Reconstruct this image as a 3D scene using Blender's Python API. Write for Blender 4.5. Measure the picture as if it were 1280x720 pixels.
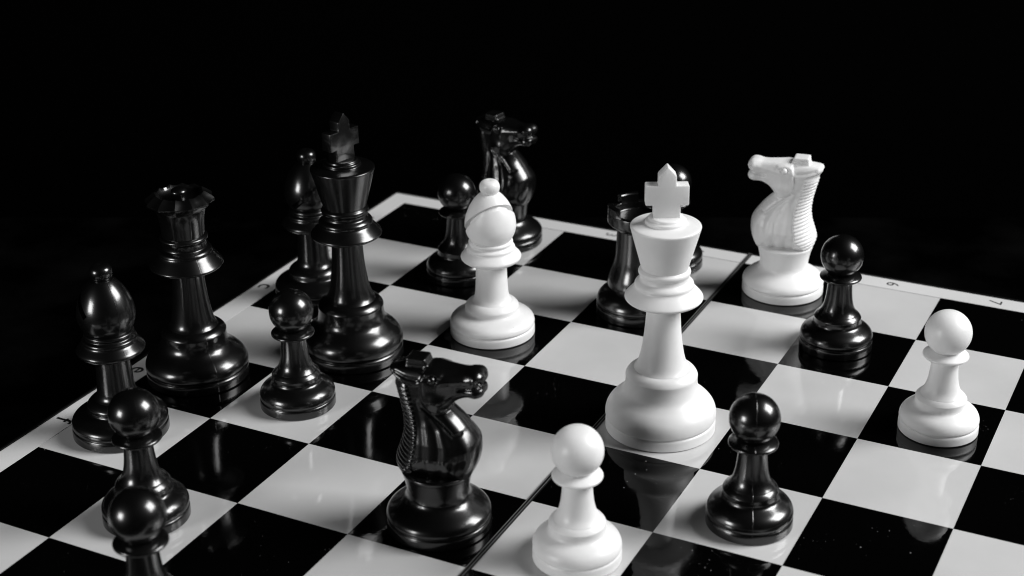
import bpy, bmesh, math, random
import numpy as np
from mathutils import Matrix, Vector

for o in list(bpy.data.objects):
    bpy.data.objects.remove(o)
SC = bpy.context.scene
COL = SC.collection
S = 0.042                       # one board square in metres; all builders work in squares

# ------------------------------------------------------------------ camera
cam_d = bpy.data.cameras.new('camera')
cam = bpy.data.objects.new('camera', cam_d)
COL.objects.link(cam)
CR = ((0.89406048, 0.44773204, -0.0138523),
      (0.17577862, -0.37911415, -0.90850115),
      (-0.41201668, 0.80982003, -0.4176527))
CP = (8.62356978, -14.28215598, 6.56860432)
m = Matrix.Identity(4)
for i in range(3):
    m[i][0] = CR[0][i]
    m[i][1] = -CR[1][i]
    m[i][2] = -CR[2][i]
    m[i][3] = CP[i] * S
cam.matrix_world = m
cam_d.sensor_width = 36.0
cam_d.lens = 36.0 * 1968.3 / 1280.0
cam_d.clip_start = 0.02
cam_d.clip_end = 50.0
cam_d.dof.use_dof = True
cam_d.dof.focus_distance = 13.2 * S
cam_d.dof.aperture_fstop = 15.0
SC.camera = cam

# ------------------------------------------------------------------ world, lamps, exposure
W = bpy.data.worlds.new('World')
SC.world = W
W.use_nodes = True
W.node_tree.nodes['Background'].inputs[0].default_value = (0.0006, 0.0006, 0.0006, 1)
W.node_tree.nodes['Background'].inputs[1].default_value = 1.0

def lamp(name, pos, target, size, power, spread=180):
    d = bpy.data.lights.new(name, 'AREA')
    d.shape = 'SQUARE'
    d.size = size * S
    d.energy = power
    d.spread = math.radians(spread)
    o = bpy.data.objects.new(name, d)
    COL.objects.link(o)
    p = Vector(pos) * S
    o.location = p
    o.rotation_euler = (Vector(target) * S - p).to_track_quat('-Z', 'Y').to_euler()
    return o
lamp('softbox_lamp', (32.3, 9.6, 24.6), (4, -3.5, 0), 20.0, 43.0)
lamp('fill_softbox_lamp', (-7.6, -24.4, 6.2), (4, -4, 0.5), 6.6, 4.5)

SC.view_settings.view_transform = 'Standard'
SC.view_settings.look = 'None'
SC.view_settings.gamma = 1.0
SC.view_settings.use_curve_mapping = False
SC.view_settings.exposure = 0.0
SC.render.engine = 'CYCLES'
SC.cycles.max_bounces = 8
SC.cycles.filter_width = 1.1

# ------------------------------------------------------------------ materials
def newmat(name):
    mt = bpy.data.materials.new(name)
    mt.use_nodes = True
    nt = mt.node_tree
    return mt, nt, nt.nodes['Principled BSDF']

def N(nt, t, **kw):
    n = nt.nodes.new(t)
    for k, v in kw.items():
        if k.startswith('i_'):
            n.inputs[k[2:].replace('_', ' ')].default_value = v
        else:
            setattr(n, k, v)
    return n

def g(v):
    return (v, v, v, 1)

def ramp(nt, src, p0, p1, c0, c1):
    r = N(nt, 'ShaderNodeMapRange')
    r.inputs[1].default_value = p0
    r.inputs[2].default_value = p1
    r.inputs[3].default_value = c0
    r.inputs[4].default_value = c1
    nt.links.new(src, r.inputs[0])
    return r.outputs[0]

def math_n(nt, op, a, b=None):
    n = N(nt, 'ShaderNodeMath', operation=op)
    for i, v in enumerate((a, b)):
        if v is None:
            continue
        if isinstance(v, (int, float)):
            n.inputs[i].default_value = v
        else:
            nt.links.new(v, n.inputs[i])
    return n.outputs[0]

def mixcol(nt, fac, a, b):
    n = N(nt, 'ShaderNodeMix', data_type='RGBA')
    nt.links.new(fac, n.inputs[0])
    n.inputs[6].default_value = g(a)
    n.inputs[7].default_value = g(b)
    return n.outputs[2]

def dust(nt, vec, scale, thresh):
    """sparse irregular specks, 0..1"""
    v = N(nt, 'ShaderNodeTexVoronoi', feature='F1')
    v.inputs['Scale'].default_value = scale
    nt.links.new(vec, v.inputs['Vector'])
    n = N(nt, 'ShaderNodeTexNoise')
    n.inputs['Scale'].default_value = scale * 0.06
    n.inputs['Detail'].default_value = 3
    nt.links.new(vec, n.inputs['Vector'])
    sz = ramp(nt, n.outputs[0], 0.5, 0.8, 0.0, thresh)
    sep = N(nt, 'ShaderNodeSeparateColor')
    nt.links.new(v.outputs['Color'], sep.inputs[0])
    sz = math_n(nt, 'MULTIPLY', sz, sep.outputs[0])
    d = math_n(nt, 'SUBTRACT', sz, v.outputs['Distance'])
    return ramp(nt, d, 0.0, 0.03, 0.0, 1.0)

def square_mat(name, base, speck, spk_th):
    mt, nt, b = newmat(name)
    geo = N(nt, 'ShaderNodeNewGeometry')
    pos = geo.outputs['Position']
    d = dust(nt, pos, 900.0, spk_th)
    d2 = dust(nt, pos, 330.0, spk_th * 0.55)
    dd = math_n(nt, 'MAXIMUM', d, d2)
    nb = N(nt, 'ShaderNodeTexNoise')
    nb.inputs['Scale'].default_value = 38
    nb.inputs['Detail'].default_value = 7
    nt.links.new(pos, nb.inputs['Vector'])
    mx = N(nt, 'ShaderNodeMix', data_type='RGBA')
    nt.links.new(dd, mx.inputs[0])
    nt.links.new(mixcol(nt, ramp(nt, nb.outputs[0], 0.35, 0.7, 0.0, 1.0), base, base * 0.93), mx.inputs[6])
    mx.inputs[7].default_value = g(speck)
    nt.links.new(mx.outputs[2], b.inputs['Base Color'])
    n = N(nt, 'ShaderNodeTexNoise')
    n.inputs['Scale'].default_value = 55
    n.inputs['Detail'].default_value = 6
    nt.links.new(pos, n.inputs['Vector'])
    r = ramp(nt, n.outputs[0], 0.35, 0.75, 0.02, 0.11)
    r = math_n(nt, 'ADD', r, math_n(nt, 'MULTIPLY', dd, 0.4))
    nt.links.new(r, b.inputs['Roughness'])
    n2 = N(nt, 'ShaderNodeTexNoise')
    n2.inputs['Scale'].default_value = 420
    n2.inputs['Detail'].default_value = 2
    nt.links.new(pos, n2.inputs['Vector'])
    bp = N(nt, 'ShaderNodeBump')
    bp.inputs['Strength'].default_value = 0.028
    bp.inputs['Distance'].default_value = 0.0004
    nt.links.new(n2.outputs[0], bp.inputs['Height'])
    nt.links.new(bp.outputs[0], b.inputs['Normal'])
    b.inputs['IOR'].default_value = 1.47
    return mt

M_LIGHT = square_mat('light_square_lacquer', 0.57, 0.22, 0.13)
M_DARK = square_mat('dark_square_lacquer', 0.0008, 0.30, 0.27)

mt, nt, b = newmat('border_lacquer')
b.inputs['Base Color'].default_value = g(0.64)
b.inputs['Roughness'].default_value = 0.12
geo = N(nt, 'ShaderNodeNewGeometry')
dd = dust(nt, geo.outputs['Position'], 500.0, 0.12)
nt.links.new(mixcol(nt, dd, 0.64, 0.10), b.inputs['Base Color'])
M_BORDER = mt

mt, nt, b = newmat('board_black_plastic')
b.inputs['Base Color'].default_value = g(0.004)
b.inputs['Roughness'].default_value = 0.28
M_BODY = mt

mt, nt, b = newmat('grey_edge')  # even grey of the thin pale strip along the fold
b.inputs['Base Color'].default_value = g(0.16)
b.inputs['Roughness'].default_value = 0.4
M_STRIP = mt

mt, nt, b = newmat('printed_ink')
b.inputs['Base Color'].default_value = g(0.012)
b.inputs['Roughness'].default_value = 0.35
M_INK = mt

def plastic(name, base, rough0, rough1, seam, scratch, sss=0.0):
    mt, nt, b = newmat(name)
    tc = N(nt, 'ShaderNodeTexCoord')
    ob = tc.outputs['Object']
    n = N(nt, 'ShaderNodeTexNoise')
    n.inputs['Scale'].default_value = 160
    n.inputs['Detail'].default_value = 5
    nt.links.new(ob, n.inputs['Vector'])
    nt.links.new(ramp(nt, n.outputs[0], 0.3, 0.7, rough0, rough1), b.inputs['Roughness'])
    # fine turning marks and scratches
    mp = N(nt, 'ShaderNodeMapping')
    mp.inputs['Scale'].default_value = (260, 260, 1500)
    mp.inputs['Rotation'].default_value = (0.3, 0.2, 0.0)
    nt.links.new(ob, mp.inputs[0])
    n2 = N(nt, 'ShaderNodeTexNoise')
    n2.inputs['Scale'].default_value = 1.0
    n2.inputs['Detail'].default_value = 3
    nt.links.new(mp.outputs[0], n2.inputs['Vector'])
    n3 = N(nt, 'ShaderNodeTexNoise')
    n3.inputs['Scale'].default_value = 3200
    n3.inputs['Detail'].default_value = 2
    nt.links.new(ob, n3.inputs['Vector'])
    # the mould seam: a hairline in the plane x = 0 of each piece
    sp = N(nt, 'ShaderNodeSeparateXYZ')
    nt.links.new(ob, sp.inputs[0])
    ax = math_n(nt, 'ABSOLUTE', sp.outputs[0])
    line = ramp(nt, ax, 0.00004, 0.00015, 1.0, 0.0)
    h = math_n(nt, 'MULTIPLY', n3.outputs[0], 0.035)
    h = math_n(nt, 'ADD', h, math_n(nt, 'MULTIPLY', n2.outputs[0], scratch))
    h = math_n(nt, 'ADD', h, math_n(nt, 'MULTIPLY', line, seam))
    bp = N(nt, 'ShaderNodeBump')
    bp.inputs['Strength'].default_value = 1.0
    bp.inputs['Distance'].default_value = 0.0002
    nt.links.new(h, bp.inputs['Height'])
    nt.links.new(bp.outputs[0], b.inputs['Normal'])
    if sss > 0:
        nw = N(nt, 'ShaderNodeTexNoise')
        nw.inputs['Scale'].default_value = 95
        nw.inputs['Detail'].default_value = 4
        nt.links.new(ob, nw.inputs['Vector'])
        mx = N(nt, 'ShaderNodeMix', data_type='RGBA')
        nt.links.new(math_n(nt, 'MULTIPLY', dust(nt, ob, 420.0, 0.16), 0.6), mx.inputs[0])
        nt.links.new(mixcol(nt, ramp(nt, nw.outputs[0], 0.4, 0.7, 0.0, 1.0), base, base * 0.93), mx.inputs[6])
        mx.inputs[7].default_value = g(0.25)
        nt.links.new(mx.outputs[2], b.inputs['Base Color'])
        b.inputs['Subsurface Weight'].default_value = sss
        b.inputs['Subsurface Radius'].default_value = (1, 1, 1)
        b.inputs['Subsurface Scale'].default_value = 0.0018
    else:
        b.inputs['Specular IOR Level'].default_value = 0.09
        b.inputs['Coat Weight'].default_value = 0.95
        b.inputs['Coat Roughness'].default_value = 0.195
        b.inputs['Coat IOR'].default_value = 1.64
        nt.links.new(bp.outputs[0], b.inputs['Coat Normal'])
        d = math_n(nt, 'MAXIMUM', dust(nt, ob, 1500.0, 0.17), dust(nt, ob, 600.0, 0.10))
        nt.links.new(mixcol(nt, d, base, 0.12), b.inputs['Base Color'])
    b.inputs['IOR'].default_value = 1.56
    return mt
M_BLACK = plastic('black_plastic', 0.0018, 0.34, 0.44, 0.05, 0.05)
M_SEAM = plastic('black_plastic_with_seam', 0.0018, 0.34, 0.44, 0.22, 0.05)
M_WHITE = plastic('white_plastic', 0.81, 0.34, 0.48, 0.0, 0.03, sss=0.3)

mt, nt, b = newmat('table_black')
geo = N(nt, 'ShaderNodeNewGeometry')
d1 = dust(nt, geo.outputs['Position'], 300.0, 0.22)
n = N(nt, 'ShaderNodeTexNoise')
n.inputs['Scale'].default_value = 25
n.inputs['Detail'].default_value = 8
nt.links.new(geo.outputs['Position'], n.inputs['Vector'])
f = math_n(nt, 'MULTIPLY', d1, 0.5)
nt.links.new(mixcol(nt, math_n(nt, 'ADD', f, ramp(nt, n.outputs[0], 0.45, 0.8, 0.0, 0.06)), 0.0003, 0.04), b.inputs['Base Color'])
b.inputs['Roughness'].default_value = 0.9
b.inputs['Specular IOR Level'].default_value = 0.0
M_TABLE = mt
mt, nt, b = newmat('backdrop_black_cloth')
b.inputs['Base Color'].default_value = g(0.001)
b.inputs['Roughness'].default_value = 1.0
b.inputs['Specular IOR Level'].default_value = 0.0
M_BACK = mt

# ------------------------------------------------------------------ mesh helpers
def mesh_obj(name, me, mat, parent=None, shared=False):
    o = bpy.data.objects.new(name, me)
    COL.objects.link(o)
    if not len(me.materials):
        me.materials.append(mat)
    if me.materials[0] is not mat:
        o.material_slots[0].link = 'OBJECT'
        o.material_slots[0].material = mat
    if parent is not None:
        o.parent = parent
    return o

def pydata(name, v, f, smooth=None):
    me = bpy.data.meshes.new(name)
    me.from_pydata([tuple(c * S for c in p) for p in v], [], f)
    me.validate()
    if smooth is not None:
        me.shade_smooth()
        if smooth < 179:
            me.set_sharp_from_angle(angle=math.radians(smooth))
    me.update()
    return me

def box_me(name, x0, x1, y0, y1, z0, z1, bev=0.0):
    bm = bmesh.new()
    bmesh.ops.create_cube(bm, size=1.0)
    for v in bm.verts:
        v.co = Vector(((x0 + x1) / 2 + v.co.x * (x1 - x0), (y0 + y1) / 2 + v.co.y * (y1 - y0), (z0 + z1) / 2 + v.co.z * (z1 - z0))) * S
    if bev:
        bmesh.ops.bevel(bm, geom=list(bm.edges), offset=bev * S, segments=2, profile=0.6, affect='EDGES')
    me = bpy.data.meshes.new(name)
    bm.to_mesh(me)
    bm.free()
    return me

def chaikin(p, it=2):
    for _ in range(it):
        q = [p[0]]
        for a, c in zip(p[:-1], p[1:]):
            q.append((a[0] * .75 + c[0] * .25, a[1] * .75 + c[1] * .25))
            q.append((a[0] * .25 + c[0] * .75, a[1] * .25 + c[1] * .75))
        q.append(p[-1])
        p = q
    return p

def lathe(name, prof, it=2, seg=96, sharp=50):
    p = chaikin(prof, it)
    v, f = [], []
    rings = []
    for r, z in p:
        if r < 1e-5:
            rings.append([len(v)])
            v.append((0, 0, z))
        else:
            rings.append(list(range(len(v), len(v) + seg)))
            for k in range(seg):
                a = 2 * math.pi * k / seg
                v.append((r * math.cos(a), r * math.sin(a), z))
    for A, B in zip(rings[:-1], rings[1:]):
        for k in range(seg):
            k2 = (k + 1) % seg
            if len(A) == 1 and len(B) == 1:
                continue
            if len(A) == 1:
                f.append((A[0], B[k2], B[k]))
            elif len(B) == 1:
                f.append((A[k], A[k2], B[0]))
            else:
                f.append((A[k], A[k2], B[k2], B[k]))
    if len(rings[0]) > 1:
        f.append(tuple(reversed(rings[0])))
    if len(rings[-1]) > 1:
        f.append(tuple(rings[-1]))
    return pydata(name, v, f, sharp)

def thing(name, label, cat, u, v, rotz=0.0, group=None, z=0.002):
    o = bpy.data.objects.new(name, None)
    o.empty_display_size = 0.01
    COL.objects.link(o)
    o.location = (u * S, -v * S, z * S)
    o.rotation_euler = (0, 0, rotz)
    o['label'] = label
    o['category'] = cat
    if group:
        o['group'] = group
    return o

# ------------------------------------------------------------------ the setting
TH = 0.34
E1 = Vector((6.28, 3.32, 0)); E0 = Vector((-4.55, -1.646, 0))
ed = (E1 - E0).normalized()
en = Vector((ed.y, -ed.x, 0))              # towards the camera
mid = (E0 + E1) / 2
def slab(name, a, b_, near, far, z0, z1, mat):
    pts = [mid + ed * a + en * far, mid + ed * b_ + en * far, mid + ed * b_ + en * near, mid + ed * a + en * near]
    v = [(p.x, p.y, z0) for p in pts] + [(p.x, p.y, z1) for p in pts]
    me = pydata(name, v, [(0, 1, 2, 3), (7, 6, 5, 4), (0, 4, 5, 1), (1, 5, 6, 2), (2, 6, 7, 3), (3, 7, 4, 0)])
    bm = bmesh.new(); bm.from_mesh(me); bmesh.ops.recalc_face_normals(bm, faces=bm.faces); bm.to_mesh(me); bm.free()
    o = mesh_obj(name, me, mat)
    o['kind'] = 'structure'
    return o
slab('table', -45, 45, 26, 0.0, -TH - 0.8, -TH, M_TABLE)
slab('backdrop', -70, 70, -18, -18.6, -30, 40, M_BACK)

# ------------------------------------------------------------------ the board
G = 0.0464
BW = 0.235
RIM = 0.03
board = thing('chess_board', 'glossy black and white folding chess board with lettered pale border', 'chess board', 4 + G / 2, 4, z=0)
def on_board(o, half):
    o.parent = half
SQ = 0.9985
ME_SQ = box_me('square', -SQ / 2, SQ / 2, -SQ / 2, SQ / 2, -0.012, 0.0)
ME_SQ2 = ME_SQ.copy()
ME_SQ2.name = 'dark_square'
def flat_poly(name, pts, z0, z1):
    n = len(pts)
    v = [(x, y, z0) for x, y in pts] + [(x, y, z1) for x, y in pts]
    f = [tuple(range(2 * n - 1, n - 1, -1)), tuple(range(n))] + [(i, i + n, (i + 1) % n + n, (i + 1) % n) for i in range(n)]
    me = pydata(name, v, f)
    bm = bmesh.new(); bm.from_mesh(me); bmesh.ops.recalc_face_normals(bm, faces=bm.faces); bm.to_mesh(me); bm.free()
    return me
for hi in range(2):
    # half-local frame: x from the fold outwards mirrored for the second half
    sx = 1 if hi == 0 else -1
    x0 = 0.0 if hi == 0 else 8 + G              # outer end of the squares, world u
    def X(t):                                    # t = squares from the outer edge
        return x0 + sx * t - (4 + G / 2)
    def span(a, b_):
        return (min(X(a), X(b_)), max(X(a), X(b_)))
    a, b_ = span(-BW - RIM, 4 + G * 0.36)
    half = mesh_obj('board_half', box_me('board_half', a, b_, -4 - BW - RIM, 4 + BW + RIM, -TH, -0.010, 0.006), M_BODY, board)
    # raised black rim round this half
    for nm, (xa, xb), ya, yb in (('rim', span(-BW - RIM, -BW - 0.004), -4 - BW - RIM, 4 + BW + RIM),
                                 ('rim', span(4.003, 4 + G * 0.36), -4 - BW - RIM, 4 + BW + RIM),
                                 ('rim', span(-BW - 0.003, 4.002), 4 + BW + 0.004, 4 + BW + RIM),
                                 ('rim', span(-BW - 0.003, 4.002), -4 - BW - RIM, -4 - BW - 0.004)):
        mesh_obj(nm, box_me('rim', xa, xb, ya, yb, -0.03, 0.010, 0.006), M_BODY, half)
    xa, xb = span(4.0095, 4.0135)
    mesh_obj('edge_strip', box_me('edge_strip', xa, xb, -4 - BW - RIM + .01, 4 + BW + RIM - .01, -0.02, 0.0125), M_STRIP, half)  # thin pale strip on top of the fold rim
    gp = 0.009
    for pts in ([(X(-BW), 4 + BW), (X(-gp), 4 + gp), (X(-gp), -4 - gp), (X(-BW), -4 - BW)],
                [(X(-BW + 0.0005), 4 + BW), (X(4), 4 + BW), (X(4), 4 + gp), (X(-gp + 0.0005), 4 + gp)],
                [(X(-BW + 0.0005), -4 - BW), (X(4), -4 - BW), (X(4), -4 - gp), (X(-gp + 0.0005), -4 - gp)]):
        mesh_obj('border_strip', flat_poly('border_strip', pts, -0.012, 0.0), M_BORDER, half)
    for i in range(4):
        for j in range(8):
            ui = i if hi == 0 else 7 - i
            dark = (ui + j) % 2 == 0
            o = mesh_obj('dark_square' if dark else 'light_square', ME_SQ2 if dark else ME_SQ, M_DARK if dark else M_LIGHT, half)
            o.location = (X(i + 0.5) * S, (4 - j - 0.5) * S, 0)
    # printed characters: tops point along +u, read from the -u side
    chars = [(c, -0.12, 0.555 + k) for k, c in enumerate('abcdefgh')] if hi == 0 else []
    chars += [(str(k + 1), k + 0.5 + (G if hi else 0) - 0.005, -0.13) for k in (range(4) if hi == 0 else range(4, 8))]
    for ch, u, v in chars:
        cu = bpy.data.curves.new('character', 'FONT')
        cu.body = ch
        cu.size = (0.25 if ch.isalpha() else 0.18) * S
        cu.align_x = 'CENTER'
        cu.align_y = 'CENTER'
        cu.offset = (0.0015 if ch.isalpha() else -0.0005) * S
        to = bpy.data.objects.new('tmp', cu)
        COL.objects.link(to)
        dg = bpy.context.evaluated_depsgraph_get()
        me = bpy.data.meshes.new_from_object(to.evaluated_get(dg))
        bpy.data.objects.remove(to)
        me.materials.clear()
        o = mesh_obj('printed_letter' if ch.isalpha() else 'printed_number', me, M_INK, half)
        o.location = ((u - 4 - G / 2) * S, (4 - v) * S, 0.0012 * S)
        o.rotation_euler = (0, 0, -math.pi / 2)

# ------------------------------------------------------------------ turned pieces
def base_profile(r, band):
    return [(0, 0), (r * .96, 0), (r, .006), (r * 1.0, .014), (r, band - .012), (r * .985, band), (r * .968, band + .006), (r * .975, band + .012), (r * .992, band + .018)]

ME = {}
ME['pawn_base'] = lathe('pawn_base', base_profile(.328, .082) + [(.328, .112), (.325, .138), (.310, .170), (.282, .197), (.247, .217), (.220, .233), (.209, .25), (.207, .272), (.210, .298), (.210, .302), (.206, .308), (.194, .324), (.176, .341), (.15, .350), (0, .352)])
ME['pawn_stem'] = lathe('pawn_stem', [(0, .325), (.18, .325), (.180, .336), (.162, .356), (.144, .385), (.131, .425), (.120, .48), (.112, .56), (.109, .62), (.109, .66), (.112, .675), (0, .68)])
ME['pawn_collar'] = lathe('pawn_collar', [(0, .652), (.10, .652), (.125, .657), (.162, .668), (.184, .681), (.187, .692), (.182, .703), (.160, .716), (.13, .728), (.09, .735), (0, .735)])
ME['pawn_head'] = lathe('pawn_head', [(.19 * math.sin(t * math.pi / 40), .893 - .19 * math.cos(t * math.pi / 40)) for t in range(41)], it=0)

KB = base_profile(.458, .094) + [(.461, .128), (.459, .175), (.442, .224), (.402, .272), (.356, .308), (.321, .343), (.303, .385), (.295, .44), (.297, .488), (.297, .494), (.291, .508), (.272, .534), (.238, .556), (.18, .566), (0, .568)]
ME['king_base'] = lathe('king_base', KB)
ME['king_stem'] = lathe('king_stem', [(0, .53), (.245, .53), (.238, .548), (.214, .574), (.197, .61), (.178, .68), (.162, .78), (.150, .88), (.142, .99), (.138, 1.08), (.139, 1.14), (.15, 1.16), (0, 1.16)])
ME['king_collar'] = lathe('king_collar', [(0, 1.135), (.13, 1.135), (.18, 1.137), (.25, 1.150), (.298, 1.172), (.314, 1.186), (.318, 1.196), (.312, 1.208), (.275, 1.25), (.244, 1.283), (.238, 1.297), (.240, 1.308), (.236, 1.322), (.222, 1.338), (.203, 1.35), (.197, 1.365), (.196, 1.385), (.202, 1.394), (.210, 1.408), (.2115, 1.420), (.208, 1.433), (.198, 1.443), (.19, 1.452), (.18, 1.455), (0, 1.455)])
ME['king_crown'] = lathe('king_crown', [(0, 1.44), (.186, 1.44), (.191, 1.46), (.215, 1.55), (.248, 1.67), (.279, 1.785), (.284, 1.802), (.281, 1.813), (.268, 1.819), (.22, 1.827), (.172, 1.833), (.164, 1.838), (.164, 1.852), (.161, 1.862), (.148, 1.866), (.142, 1.872), (.139, 1.884), (.13, 1.892), (.10, 1.894), (0, 1.894)])

def cross_mesh():
    w = .0
    out = [(-.106, 1.88), (.106, 1.88), (.106, 1.996), (.170, 1.996), (.170, 2.160), (.070, 2.160), (.070, 2.240), (0.0, 2.315),
           (-.070, 2.240), (-.070, 2.160), (-.170, 2.160), (-.170, 1.996), (-.106, 1.996)]
    t = .056
    n = len(out)
    v = [(x, -t, z) for x, z in out] + [(x, t, z) for x, z in out]
    f = [tuple(range(n)), tuple(range(2 * n - 1, n - 1, -1))] + [(i, i + n, (i + 1) % n + n, (i + 1) % n) for i in range(n)]
    me = pydata('cross', v, f)
    bm = bmesh.new(); bm.from_mesh(me)
    bmesh.ops.recalc_face_normals(bm, faces=bm.faces)
    bmesh.ops.bevel(bm, geom=list(bm.edges), offset=.009 * S, segments=2, profile=.5, affect='EDGES')
    bm.to_mesh(me); bm.free()
    me.shade_smooth(); me.set_sharp_from_angle(angle=math.radians(32))
    return me
ME['king_cross'] = cross_mesh()

ME['bishop_base'] = lathe('bishop_base', base_profile(.398, .085) + [(.398, .116), (.393, .145), (.372, .172), (.330, .196), (.284, .213), (.257, .226), (.247, .243), (.251, .274), (.251, .279), (.244, .292), (.222, .315), (.195, .332), (.15, .34), (0, .34)])
ME['bishop_stem'] = lathe('bishop_stem', [(0, .31), (.2, .31), (.194, .328), (.174, .347), (.16, .378), (.153, .43), (.147, .54), (.143, .66), (.143, .72), (.15, .735), (0, .735)])
ME['bishop_collar'] = lathe('bishop_collar', [(0, .71), (.13, .71), (.17, .713), (.235, .731), (.272, .756), (.281, .774), (.276, .79), (.25, .818), (.227, .842), (.222, .856), (.224, .866), (.218, .88), (.203, .889), (.196, .896), (.196, .905), (.203, .914), (.206, .924), (.201, .936), (.19, .942), (0, .945)])
MITRE = [(0, .93), (.18, .93), (.186, .945), (.205, .972), (.225, 1.015), (.236, 1.065), (.236, 1.11), (.228, 1.165), (.208, 1.225), (.18, 1.285), (.145, 1.338), (.108, 1.378), (.08, 1.40), (0, 1.405)]
ME['bishop_finial'] = lathe('bishop_finial', [(0, 1.385), (.06, 1.385), (.076, 1.398), (.088, 1.42), (.094, 1.446), (.092, 1.474), (.080, 1.499), (.058, 1.515), (.033, 1.522), (.016, 1.521), (0, 1.515)])
def mitre_mesh():
    me = lathe('bishop_mitre', MITRE)
    o = bpy.data.objects.new('tmp_m', me); COL.objects.link(o)
    # the slanting cut: a thin wedge that enters from the -y side and rises towards +x
    c = box_me('cut', -.5, .5, -.5, .11, -.025, .025)
    co = bpy.data.objects.new('tmp_c', c); COL.objects.link(co)
    co.location = (0, 0, 1.135 * S)
    co.rotation_euler = (math.radians(-42), math.radians(-20), 0)
    md = o.modifiers.new('b', 'BOOLEAN'); md.object = co; md.operation = 'DIFFERENCE'; md.solver = 'EXACT'
    dg = bpy.context.evaluated_depsgraph_get()
    r = bpy.data.meshes.new_from_object(o.evaluated_get(dg))
    r.name = 'bishop_mitre'
    bpy.data.objects.remove(o); bpy.data.objects.remove(co)
    core = lathe('core', [(max(r_ - .045, 0), z_) for r_, z_ in MITRE])
    bm = bmesh.new(); bm.from_mesh(r); bm.from_mesh(core); bm.to_mesh(r); bm.free()
    r.shade_smooth(); r.set_sharp_from_angle(angle=math.radians(35))
    r.materials.clear()
    return r
ME['bishop_mitre'] = mitre_mesh()

ME['queen_base'] = lathe('queen_base', base_profile(.452, .092) + [(.455, .122), (.452, .165), (.432, .208), (.390, .250), (.340, .284), (.306, .318), (.289, .355), (.282, .40), (.285, .438), (.285, .443), (.278, .457), (.258, .480), (.226, .498), (.17, .506), (0, .508)])
ME['queen_stem'] = lathe('queen_stem', [(0, .47), (.234, .47), (.227, .490), (.203, .516), (.188, .55), (.172, .63), (.157, .73), (.147, .83), (.140, .93), (.139, 1.03), (.15, 1.05), (0, 1.05)])
ME['queen_collar'] = lathe('queen_collar', [(0, 1.03), (.13, 1.03), (.18, 1.033), (.25, 1.047), (.302, 1.068), (.318, 1.083), (.320, 1.092), (.312, 1.104), (.275, 1.15), (.245, 1.186), (.236, 1.202), (.236, 1.214), (.226, 1.232), (.205, 1.244), (.19, 1.252), (.187, 1.29), (.191, 1.312), (.203, 1.322), (.209, 1.334), (.206, 1.348), (.195, 1.357), (.186, 1.364), (0, 1.366)])
def queen_crown():
    # outside, over the fluted rim, down into the bowl
    prof = [(.182, 1.355, 0, 0), (.184, 1.38, 0, 0), (.187, 1.45, 0, 0), (.196, 1.53, 0, 0), (.212, 1.59, 0, 0), (.232, 1.622, .2, 0), (.266, 1.645, .7, 0),
            (.290, 1.660, 1, 0), (.297, 1.672, 1, .2), (.296, 1.688, 1, .6), (.288, 1.696, 1, .9), (.255, 1.722, .8, 1), (.218, 1.748, .5, 1), (.208, 1.752, .4, 1),
            (.200, 1.748, .3, .8), (.184, 1.725, .1, .3), (.160, 1.698, 0, 0), (.13, 1.688, 0, 0), (.07, 1.686, 0, 0)]
    seg, nf = 192, 12
    v, f = [], []
    for r, z, a, c in prof:
        for k in range(seg):
            fr = (k * nf / seg) % 1.0
            s = math.sin(math.pi * fr)
            th = 2 * math.pi * k / seg
            rr = r - .020 * a * s
            v.append((rr * math.cos(th), rr * math.sin(th), z - .013 * c * s))
    for i in range(len(prof) - 1):
        for k in range(seg):
            k2 = (k + 1) % seg
            f.append((i * seg + k, i * seg + k2, (i + 1) * seg + k2, (i + 1) * seg + k))
    f.append(tuple(range(seg - 1, -1, -1)))
    f.append(tuple(range((len(prof) - 1) * seg, len(prof) * seg)))
    return pydata('queen_crown', v, f, 38)
ME['queen_crown'] = queen_crown()
ME['queen_finial'] = lathe('queen_finial', [(0, 1.63), (.06, 1.63), (.058, 1.66), (.056, 1.70), (.063, 1.722), (.072, 1.742), (.070, 1.762), (.052, 1.780), (.025, 1.787), (0, 1.788)])

ME['rook_base'] = lathe('rook_base', base_profile(.402, .09) + [(.403, .12), (.398, .15), (.378, .19), (.345, .222), (.31, .246), (.288, .258), (.27, .262), (0, .262)])
ME['rook_tower'] = lathe('rook_tower', [(0, .25), (.27, .25), (.284, .262), (.293, .285), (.294, .32), (.288, .36), (.275, .405), (.252, .462), (.234, .53), (.224, .61), (.217, .72), (.213, .82), (.213, .88), (.2, .89), (0, .89)])
ME['rook_turret'] = lathe('rook_turret', [(0, .86), (.2, .86), (.214, .862), (.24, .875), (.28, .91), (.300, .932), (.304, .945), (.306, 1.02), (.304, 1.035), (.296, 1.038), (.256, 1.038), (.248, 1.034), (.245, 1.0), (.24, .965), (.22, .958), (0, .958)])
def merlon_mesh():
    w, n = math.radians(20), 14
    v, f = [], []
    for k in range(n + 1):
        a = -w + 2 * w * k / n
        for r, z in ((.304, 1.03), (.306, 1.105), (.298, 1.115), (.256, 1.115), (.248, 1.107), (.248, 1.03)):
            v.append((r * math.cos(a), r * math.sin(a), z))
    for k in range(n):
        for i in range(6):
            i2 = (i + 1) % 6
            f.append((k * 6 + i, (k + 1) * 6 + i, (k + 1) * 6 + i2, k * 6 + i2))
    f.append(tuple(range(5, -1, -1)))
    f.append(tuple(n * 6 + i for i in range(6)))
    me = pydata('merlon', v, f)
    bm = bmesh.new(); bm.from_mesh(me); bmesh.ops.recalc_face_normals(bm, faces=bm.faces); bm.to_mesh(me); bm.free()
    me.shade_smooth(); me.set_sharp_from_angle(angle=math.radians(38))
    return me
ME['rook_merlon'] = merlon_mesh()

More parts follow.
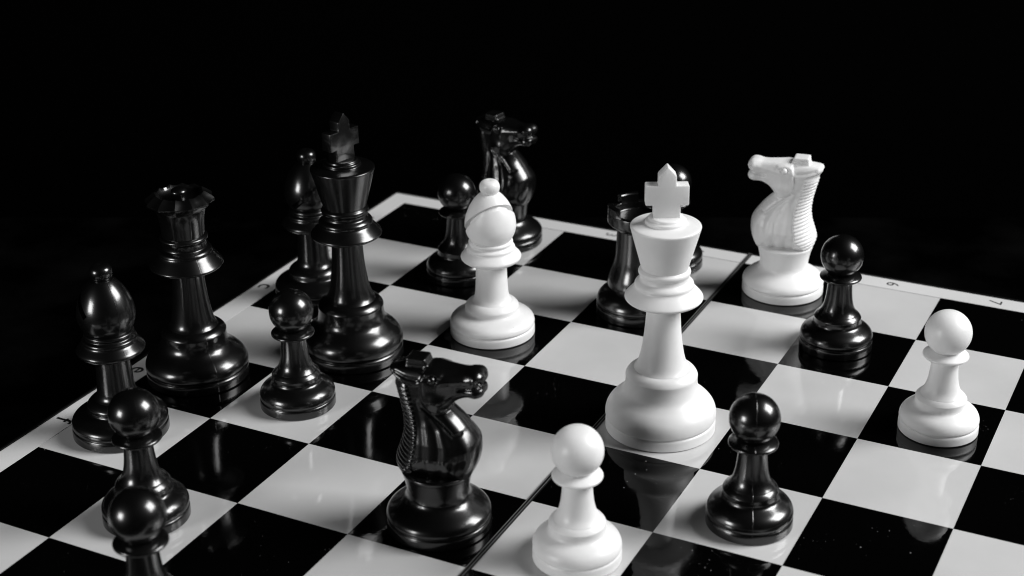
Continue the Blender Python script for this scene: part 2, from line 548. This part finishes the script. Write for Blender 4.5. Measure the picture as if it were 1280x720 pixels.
# ------------------------------------------------------------------ the knight's carved horse head
def seg_dist(px, pz, pts, closed=False):
    d = np.full(px.shape, 1e9)
    n = len(pts)
    for i in range(n if closed else n - 1):
        ax, az = pts[i]
        bx, bz = pts[(i + 1) % n]
        ex, ez = bx - ax, bz - az
        t = np.clip(((px - ax) * ex + (pz - az) * ez) / (ex * ex + ez * ez + 1e-12), 0, 1)
        d = np.minimum(d, np.hypot(px - ax - t * ex, pz - az - t * ez))
    return d

def poly_sd(px, pz, pts):
    d = seg_dist(px, pz, pts, True)
    ins = np.zeros(px.shape, bool)
    n = len(pts)
    for i in range(n):
        ax, az = pts[i]
        bx, bz = pts[(i + 1) % n]
        c = ((az > pz) != (bz > pz)) & (px < (bx - ax) * (pz - az) / (bz - az + 1e-12) + ax)
        ins ^= c
    return np.where(ins, -d, d)

def smooth_poly(pts, it=2):
    for _ in range(it):
        q = []
        n = len(pts)
        for i in range(n):
            a, c = pts[i], pts[(i + 1) % n]
            q.append((a[0] * .8 + c[0] * .2, a[1] * .8 + c[1] * .2))
            q.append((a[0] * .2 + c[0] * .8, a[1] * .2 + c[1] * .8))
        pts = q
    return pts

def sstep(a, b_, x):
    t = np.clip((x - a) / (b_ - a), 0, 1)
    return t * t * (3 - 2 * t)

def surface_nets(F, org, h):
    nx, ny, nz = F.shape
    ins = F < 0
    c = [ins[i:nx - 1 + i, j:ny - 1 + j, k:nz - 1 + k] for i in (0, 1) for j in (0, 1) for k in (0, 1)]
    cnt = sum(a.astype(np.int8) for a in c)
    act = (cnt > 0) & (cnt < 8)
    idx = -np.ones(act.shape, np.int64)
    cells = np.argwhere(act)
    idx[act] = np.arange(len(cells))
    acc = np.zeros((len(cells), 3))
    num = np.zeros(len(cells))
    corners = [(i, j, k) for i in (0, 1) for j in (0, 1) for k in (0, 1)]
    for a in range(8):
        for b2 in range(a + 1, 8):
            ca, cb = corners[a], corners[b2]
            if sum(abs(ca[q] - cb[q]) for q in range(3)) != 1:
                continue
            fa = F[cells[:, 0] + ca[0], cells[:, 1] + ca[1], cells[:, 2] + ca[2]]
            fb = F[cells[:, 0] + cb[0], cells[:, 1] + cb[1], cells[:, 2] + cb[2]]
            cr = (fa < 0) != (fb < 0)
            t = np.where(cr, fa / np.where(fa - fb == 0, 1, fa - fb), 0)
            p = np.array(ca)[None, :] + t[:, None] * (np.array(cb) - np.array(ca))[None, :]
            acc += p * cr[:, None]
            num += cr
    V = (cells + acc / num[:, None]) * h + np.array(org)
    faces = []
    for ax in range(3):
        sl0 = [slice(None)] * 3
        sl1 = [slice(None)] * 3
        sl0[ax] = slice(0, -1)
        sl1[ax] = slice(1, None)
        A, B = ins[tuple(sl0)], ins[tuple(sl1)]
        e = np.argwhere(A != B)
        u_, w_ = (ax + 1) % 3, (ax + 2) % 3
        ok = (e[:, u_] > 0) & (e[:, w_] > 0) & (e[:, u_] < F.shape[u_] - 1) & (e[:, w_] < F.shape[w_] - 1)
        e = e[ok]
        flip = ~A[e[:, 0], e[:, 1], e[:, 2]]
        def at(du, dw):
            q = e.copy()
            q[:, u_] += du
            q[:, w_] += dw
            return idx[q[:, 0], q[:, 1], q[:, 2]]
        quad = np.stack([at(-1, -1), at(0, -1), at(0, 0), at(-1, 0)], 1)
        quad[flip] = quad[flip][:, ::-1]
        faces.append(quad)
    return V, np.concatenate(faces)

OUT = [(-.245, .46), (-.262, .50), (-.288, .585), (-.268, .65), (-.228, .763), (-.214, .872), (-.226, .98), (-.250, 1.088), (-.270, 1.17), (-.282, 1.225),
       (-.315, 1.285), (-.308, 1.335), (-.20, 1.350), (-.02, 1.356), (.1, 1.352), (.24, 1.343), (.30, 1.358), (.350, 1.355), (.384, 1.328), (.394, 1.288),
       (.386, 1.260), (.368, 1.240), (.388, 1.220), (.390, 1.190), (.372, 1.155), (.34, 1.140), (.26, 1.138), (.20, 1.115), (.155, 1.080), (.112, 1.035),
       (.19, .965), (.245, .90), (.30, .83), (.338, .765), (.340, .66), (.320, .575), (.278, .50), (.25, .46)]
BACKX = ([.44, .56, .64, .763, .872, .98, 1.088, 1.18, 1.24], [-.24, -.284, -.268, -.228, -.214, -.226, -.250, -.272, -.282])
HEAD = smooth_poly([(.118, 1.015), (.02, 1.025), (-.045, 1.075), (-.068, 1.16), (-.055, 1.27), (-.03, 1.42), (.45, 1.45), (.45, 1.08), (.2, 1.08)], 2)
EAR = smooth_poly([(-.05, 1.335), (-.045, 1.25), (-.10, 1.215), (-.19, 1.235), (-.345, 1.295), (-.32, 1.335), (-.2, 1.345)], 1)
def head_half(x):
    return np.interp(x, [-.1, -.03, .06, .16, .26, .33, .40], [.140, .148, .145, .118, .100, .106, .098])
def knight_mesh():
    h = 0.0062
    xs = np.arange(-.37, .44, h)
    ys = np.arange(-.315, .316, h)
    zs = np.arange(.42, 1.45, h)
    PX, PZ = np.meshgrid(xs, zs, indexing='ij')
    d2 = poly_sd(PX, PZ, smooth_poly(OUT, 2))
    hb = np.interp(PZ, [.42, .56, .68, .78, .9, 1.02, 1.15, 1.3], [.250, .252, .238, .212, .168, .138, .128, .120])
    hd = poly_sd(PX, PZ, HEAD)
    hh = head_half(PX)
    w = sstep(.010, -.010, hd)
    half = hb * (1 - w) + hh * w
    # rounding radius: body nearly elliptical, head squarer
    rad = np.clip(half * (0.93 * (1 - w) + 0.62 * w), .02, .25)
    rel = np.zeros_like(PX)
    # mane: raised band with ribs on the back of the neck
    bx = np.interp(PZ, BACKX[0], BACKX[1])
    mw = np.interp(PZ, [.5, .62, .8, .95, 1.2], [.165, .155, .13, .115, .108])
    inm = sstep(mw + .008, mw - .008, PX - bx) * sstep(.50, .53, PZ) * sstep(1.235, 1.20, PZ)
    ph = (PZ + .10 * (PX - bx)) / .0295
    tri = np.abs(((PZ + .22 * (PX - bx)) / .034) % 1.0 - .5) * 2
    rel += inm * (.010 + (.011 * (sstep(.0, .55, tri) - .5)) * sstep(1.21, 1.19, PZ))
    def crease(pts, dep, wd):
        return dep * np.exp(-(seg_dist(PX, PZ, pts) / wd) ** 2)
    out_m = 1 - inm
    rel -= out_m * crease([(-.10, 1.08), (-.06, .95), (-.035, .80), (-.03, .62), (-.03, .40)], .005, .024)
    rel -= out_m * crease([(.0, .97), (.06, .87), (.09, .76), (.085, .62), (.07, .40)], .006, .022)
    rel -= crease([(.13, .88), (.185, .80), (.20, .70), (.18, .60), (.15, .40)], .005, .020)
    rel += crease([(-.02, .90), (.02, .76), (.03, .62), (.025, .40)], .005, .036)
    rel += crease([(.10, .88), (.14, .78), (.145, .64), (.12, .40)], .005, .030)
    rel -= crease([(-.05, 1.05), (.03, .985), (.11, .92), (.185, .85), (.23, .865)], .013, .011)      # throat strap edge
    rel += crease([(.24, .83), (.285, .76), (.295, .66), (.25, .40)], .010, .03)
    rel += crease([(.11, .985), (.165, .93), (.215, .88)], .012, .030)                              # throat strap
    # head
    rel -= crease([(.40, 1.240), (.34, 1.234), (.27, 1.22), (.22, 1.215)], .017, .011)               # mouth
    rel += crease([(.345, 1.305), (.35, 1.295)], .017, .042)                                           # nostril wing
    rel -= crease([(.362, 1.288), (.368, 1.28)], .034, .014)
    rel += crease([(.37, 1.18), (.33, 1.17)], .010, .026)
    rel -= crease([(.03, 1.29), (.035, 1.29)], .009, .034)                                           # eye socket
    rel += crease([(-.02, 1.322), (.03, 1.333), (.09, 1.318)], .016, .016)                           # brow
    rel += crease([(.08, 1.265), (.20, 1.28), (.28, 1.29)], .007, .020)                              # cheek bone
    rel += crease([(.03, 1.11), (.09, 1.09)], .016, .05)                                            # jaw
    ed_ = poly_sd(PX, PZ, EAR)
    rel += .014 * sstep(.008, -.012, ed_)
    rel -= .013 * np.exp(-(seg_dist(PX, PZ, [(-.09, 1.262), (-.17, 1.272), (-.26, 1.298)]) / .014) ** 2)
    a = d2[:, None, :] + rad[:, None, :]
    b2 = np.abs(ys)[None, :, None] - half[:, None, :] + rad[:, None, :]
    F = np.hypot(np.maximum(a, 0), np.maximum(b2, 0)) + np.minimum(np.maximum(a, b2), 0) - rad[:, None, :]
    F = F - rel[:, None, :] * sstep(-.02, .05, np.abs(ys))[None, :, None]
    # ribs also run across the back
    # forelock block with stepped ridges on top of the head
    X3, Y3, Z3 = xs[:, None, None], ys[None, :, None], zs[None, None, :]
    stepw = .008 * np.abs(np.cos(math.pi * (Z3 - 1.30) / .024))
    q = [np.abs(X3 + .108 + (Z3 - 1.36) * .1) - .088 + (Z3 - 1.34) * .25, np.abs(Y3) - .066 - stepw, np.abs(Z3 - 1.35) - .060]
    q = [np.broadcast_to(t, F.shape) + .010 for t in q]
    Bx = np.sqrt(sum(np.maximum(t, 0) ** 2 for t in q)) + np.minimum(np.maximum(np.maximum(q[0], q[1]), q[2]), 0) - .010
    kk = .012
    hmix = np.clip(.5 + .5 * (Bx - F) / kk, 0, 1)
    F = Bx * (1 - hmix) + F * hmix - kk * hmix * (1 - hmix)
    F = np.maximum(F, .465 - Z3)
    F[:, :, 0] = 1
    V, Q = surface_nets(F, (xs[0], ys[0], zs[0]), h)
    me = bpy.data.meshes.new('horse_head')
    me.from_pydata((V * S).tolist(), [], Q.tolist())
    bm = bmesh.new(); bm.from_mesh(me)
    for _ in range(2):
        bmesh.ops.smooth_vert(bm, verts=bm.verts, factor=.35, use_axis_x=True, use_axis_y=True, use_axis_z=True)
    bm.to_mesh(me); bm.free()
    me.shade_smooth()
    return me
ME['knight_head'] = knight_mesh()
ME['knight_base'] = lathe('knight_base', base_profile(.396, .085) + [(.398, .112), (.395, .132), (.382, .158), (.35, .186), (.305, .214), (.265, .240), (.242, .266), (.234, .292), (.234, .33), (.246, .40), (.260, .455), (.268, .478), (.270, .49), (.264, .50), (.23, .512), (0, .512)])
ME['eye'] = lathe('eye', [(.031 * math.sin(t * math.pi / 14), -.031 * math.cos(t * math.pi / 14)) for t in range(15)], it=0, seg=24)

# ------------------------------------------------------------------ placing the pieces
def part(me, nm, mat, root):
    return mesh_obj(nm, ME[me], mat, root)
PIECE_PARTS = {
    'pawn': [('pawn_base', 'base'), ('pawn_stem', 'stem'), ('pawn_collar', 'collar'), ('pawn_head', 'head')],
    'king': [('king_base', 'base'), ('king_stem', 'stem'), ('king_collar', 'collar'), ('king_crown', 'crown'), ('king_cross', 'cross')],
    'queen': [('queen_base', 'base'), ('queen_stem', 'stem'), ('queen_collar', 'collar'), ('queen_crown', 'crown'), ('queen_finial', 'finial')],
    'bishop': [('bishop_base', 'base'), ('bishop_stem', 'stem'), ('bishop_collar', 'collar'), ('bishop_mitre', 'mitre'), ('bishop_finial', 'finial')],
    'rook': [('rook_base', 'base'), ('rook_tower', 'tower'), ('rook_turret', 'turret')],
    'knight': [('knight_base', 'base'), ('knight_head', 'horse_head')],
}
def piece(kind, white, u, v, rot, label, group, cross=0, seam=False):
    root = thing(kind, label, 'chess ' + kind, u, v, math.radians(rot), group)
    sc_ = 1.0 + (((u * 7.3 + v * 3.1) % 1.0) - .5) * .02 if kind == 'pawn' else 1.0
    root.scale = (sc_, sc_, sc_)
    mat = M_WHITE if white else (M_SEAM if seam else M_BLACK)
    for me, nm in PIECE_PARTS[kind]:
        p = part(me, nm, mat, root)
        if me in ('knight_base', 'knight_head') and nm == 'base':
            p.rotation_euler = (0, 0, math.pi / 2)
        if nm == 'cross':
            p.rotation_euler = (0, 0, math.radians(cross))
        if nm == 'turret':
            for k in range(4):
                q = part('rook_merlon', 'merlon', mat, p)
                q.rotation_euler = (0, 0, k * math.pi / 2)
        if nm == 'horse_head':
            for s in (-1, 1):
                e = part('eye', 'eye', mat, p)
                e.location = (.03 * S, s * (float(head_half(.03)) - .004) * S, 1.290 * S)
    return root

BP, WP = 'black pawns on the board', 'white pawns on the board'
piece('pawn', False, 1.535, 4.455, 110, 'black pawn on pale square in front of black king and queen', BP)
piece('pawn', False, 1.485, 6.451, 50, 'black pawn on pale square in front of bishop beside letter f', BP)
piece('pawn', False, 2.394, 7.541, 80, 'black pawn at board edge, only its head and neck showing', BP)
piece('pawn', False, 1.511, 1.481, 10, 'black pawn partly hidden behind the white bishop', BP)
piece('pawn', False, 3.36, 0.335, 60, 'black pawn almost wholly hidden behind the white king', BP)
piece('pawn', False, 5.407, 1.424, 70, 'black pawn on dark square beside the white knight', BP)
piece('pawn', False, 5.646, 4.562, 23, 'black pawn on pale square in front of white king, mould seam down its front', BP, seam=True)
piece('pawn', True, 4.667, 5.526, 5, 'white pawn on pale square beside the fold, facing the black knight', WP)
piece('pawn', True, 6.60, 2.552, 120, 'white pawn on dark square near printed numbers 6 and 7', WP)
piece('king', False, 1.457, 3.425, 30, 'tall black king with cross turned sideways, beside the black queen', 'kings', cross=46)
piece('king', True, 4.503, 3.488, 27, 'tall white king with cross facing front, standing on pale square', 'kings')
piece('queen', False, .415, 4.38, 60, 'black queen with scalloped crown standing by the letter e', None, seam=True)
piece('bishop', False, .441, 2.494, 98, 'black bishop with slit mitre behind black king by letter c', 'bishops')
piece('bishop', False, .445, 5.48, 246, 'black bishop with smooth round mitre standing by letter f', 'bishops', seam=True)
piece('bishop', True, 2.414, 2.494, 33, 'white bishop with slanting cut across its mitre', 'bishops')
piece('rook', False, 3.48, 1.5, 226, 'black rook with notched turret partly hidden behind white king', None)
piece('knight', False, 3.548, 5.57, 10, 'black knight on dark square beside the board fold, facing a white pawn', 'knights')
piece('knight', False, 1.53, .48, -10, 'black knight behind the white bishop at the border corner', 'knights')
piece('knight', True, 4.589, .447, 188, 'white knight with ribbed mane standing near the numbered border', 'knights')
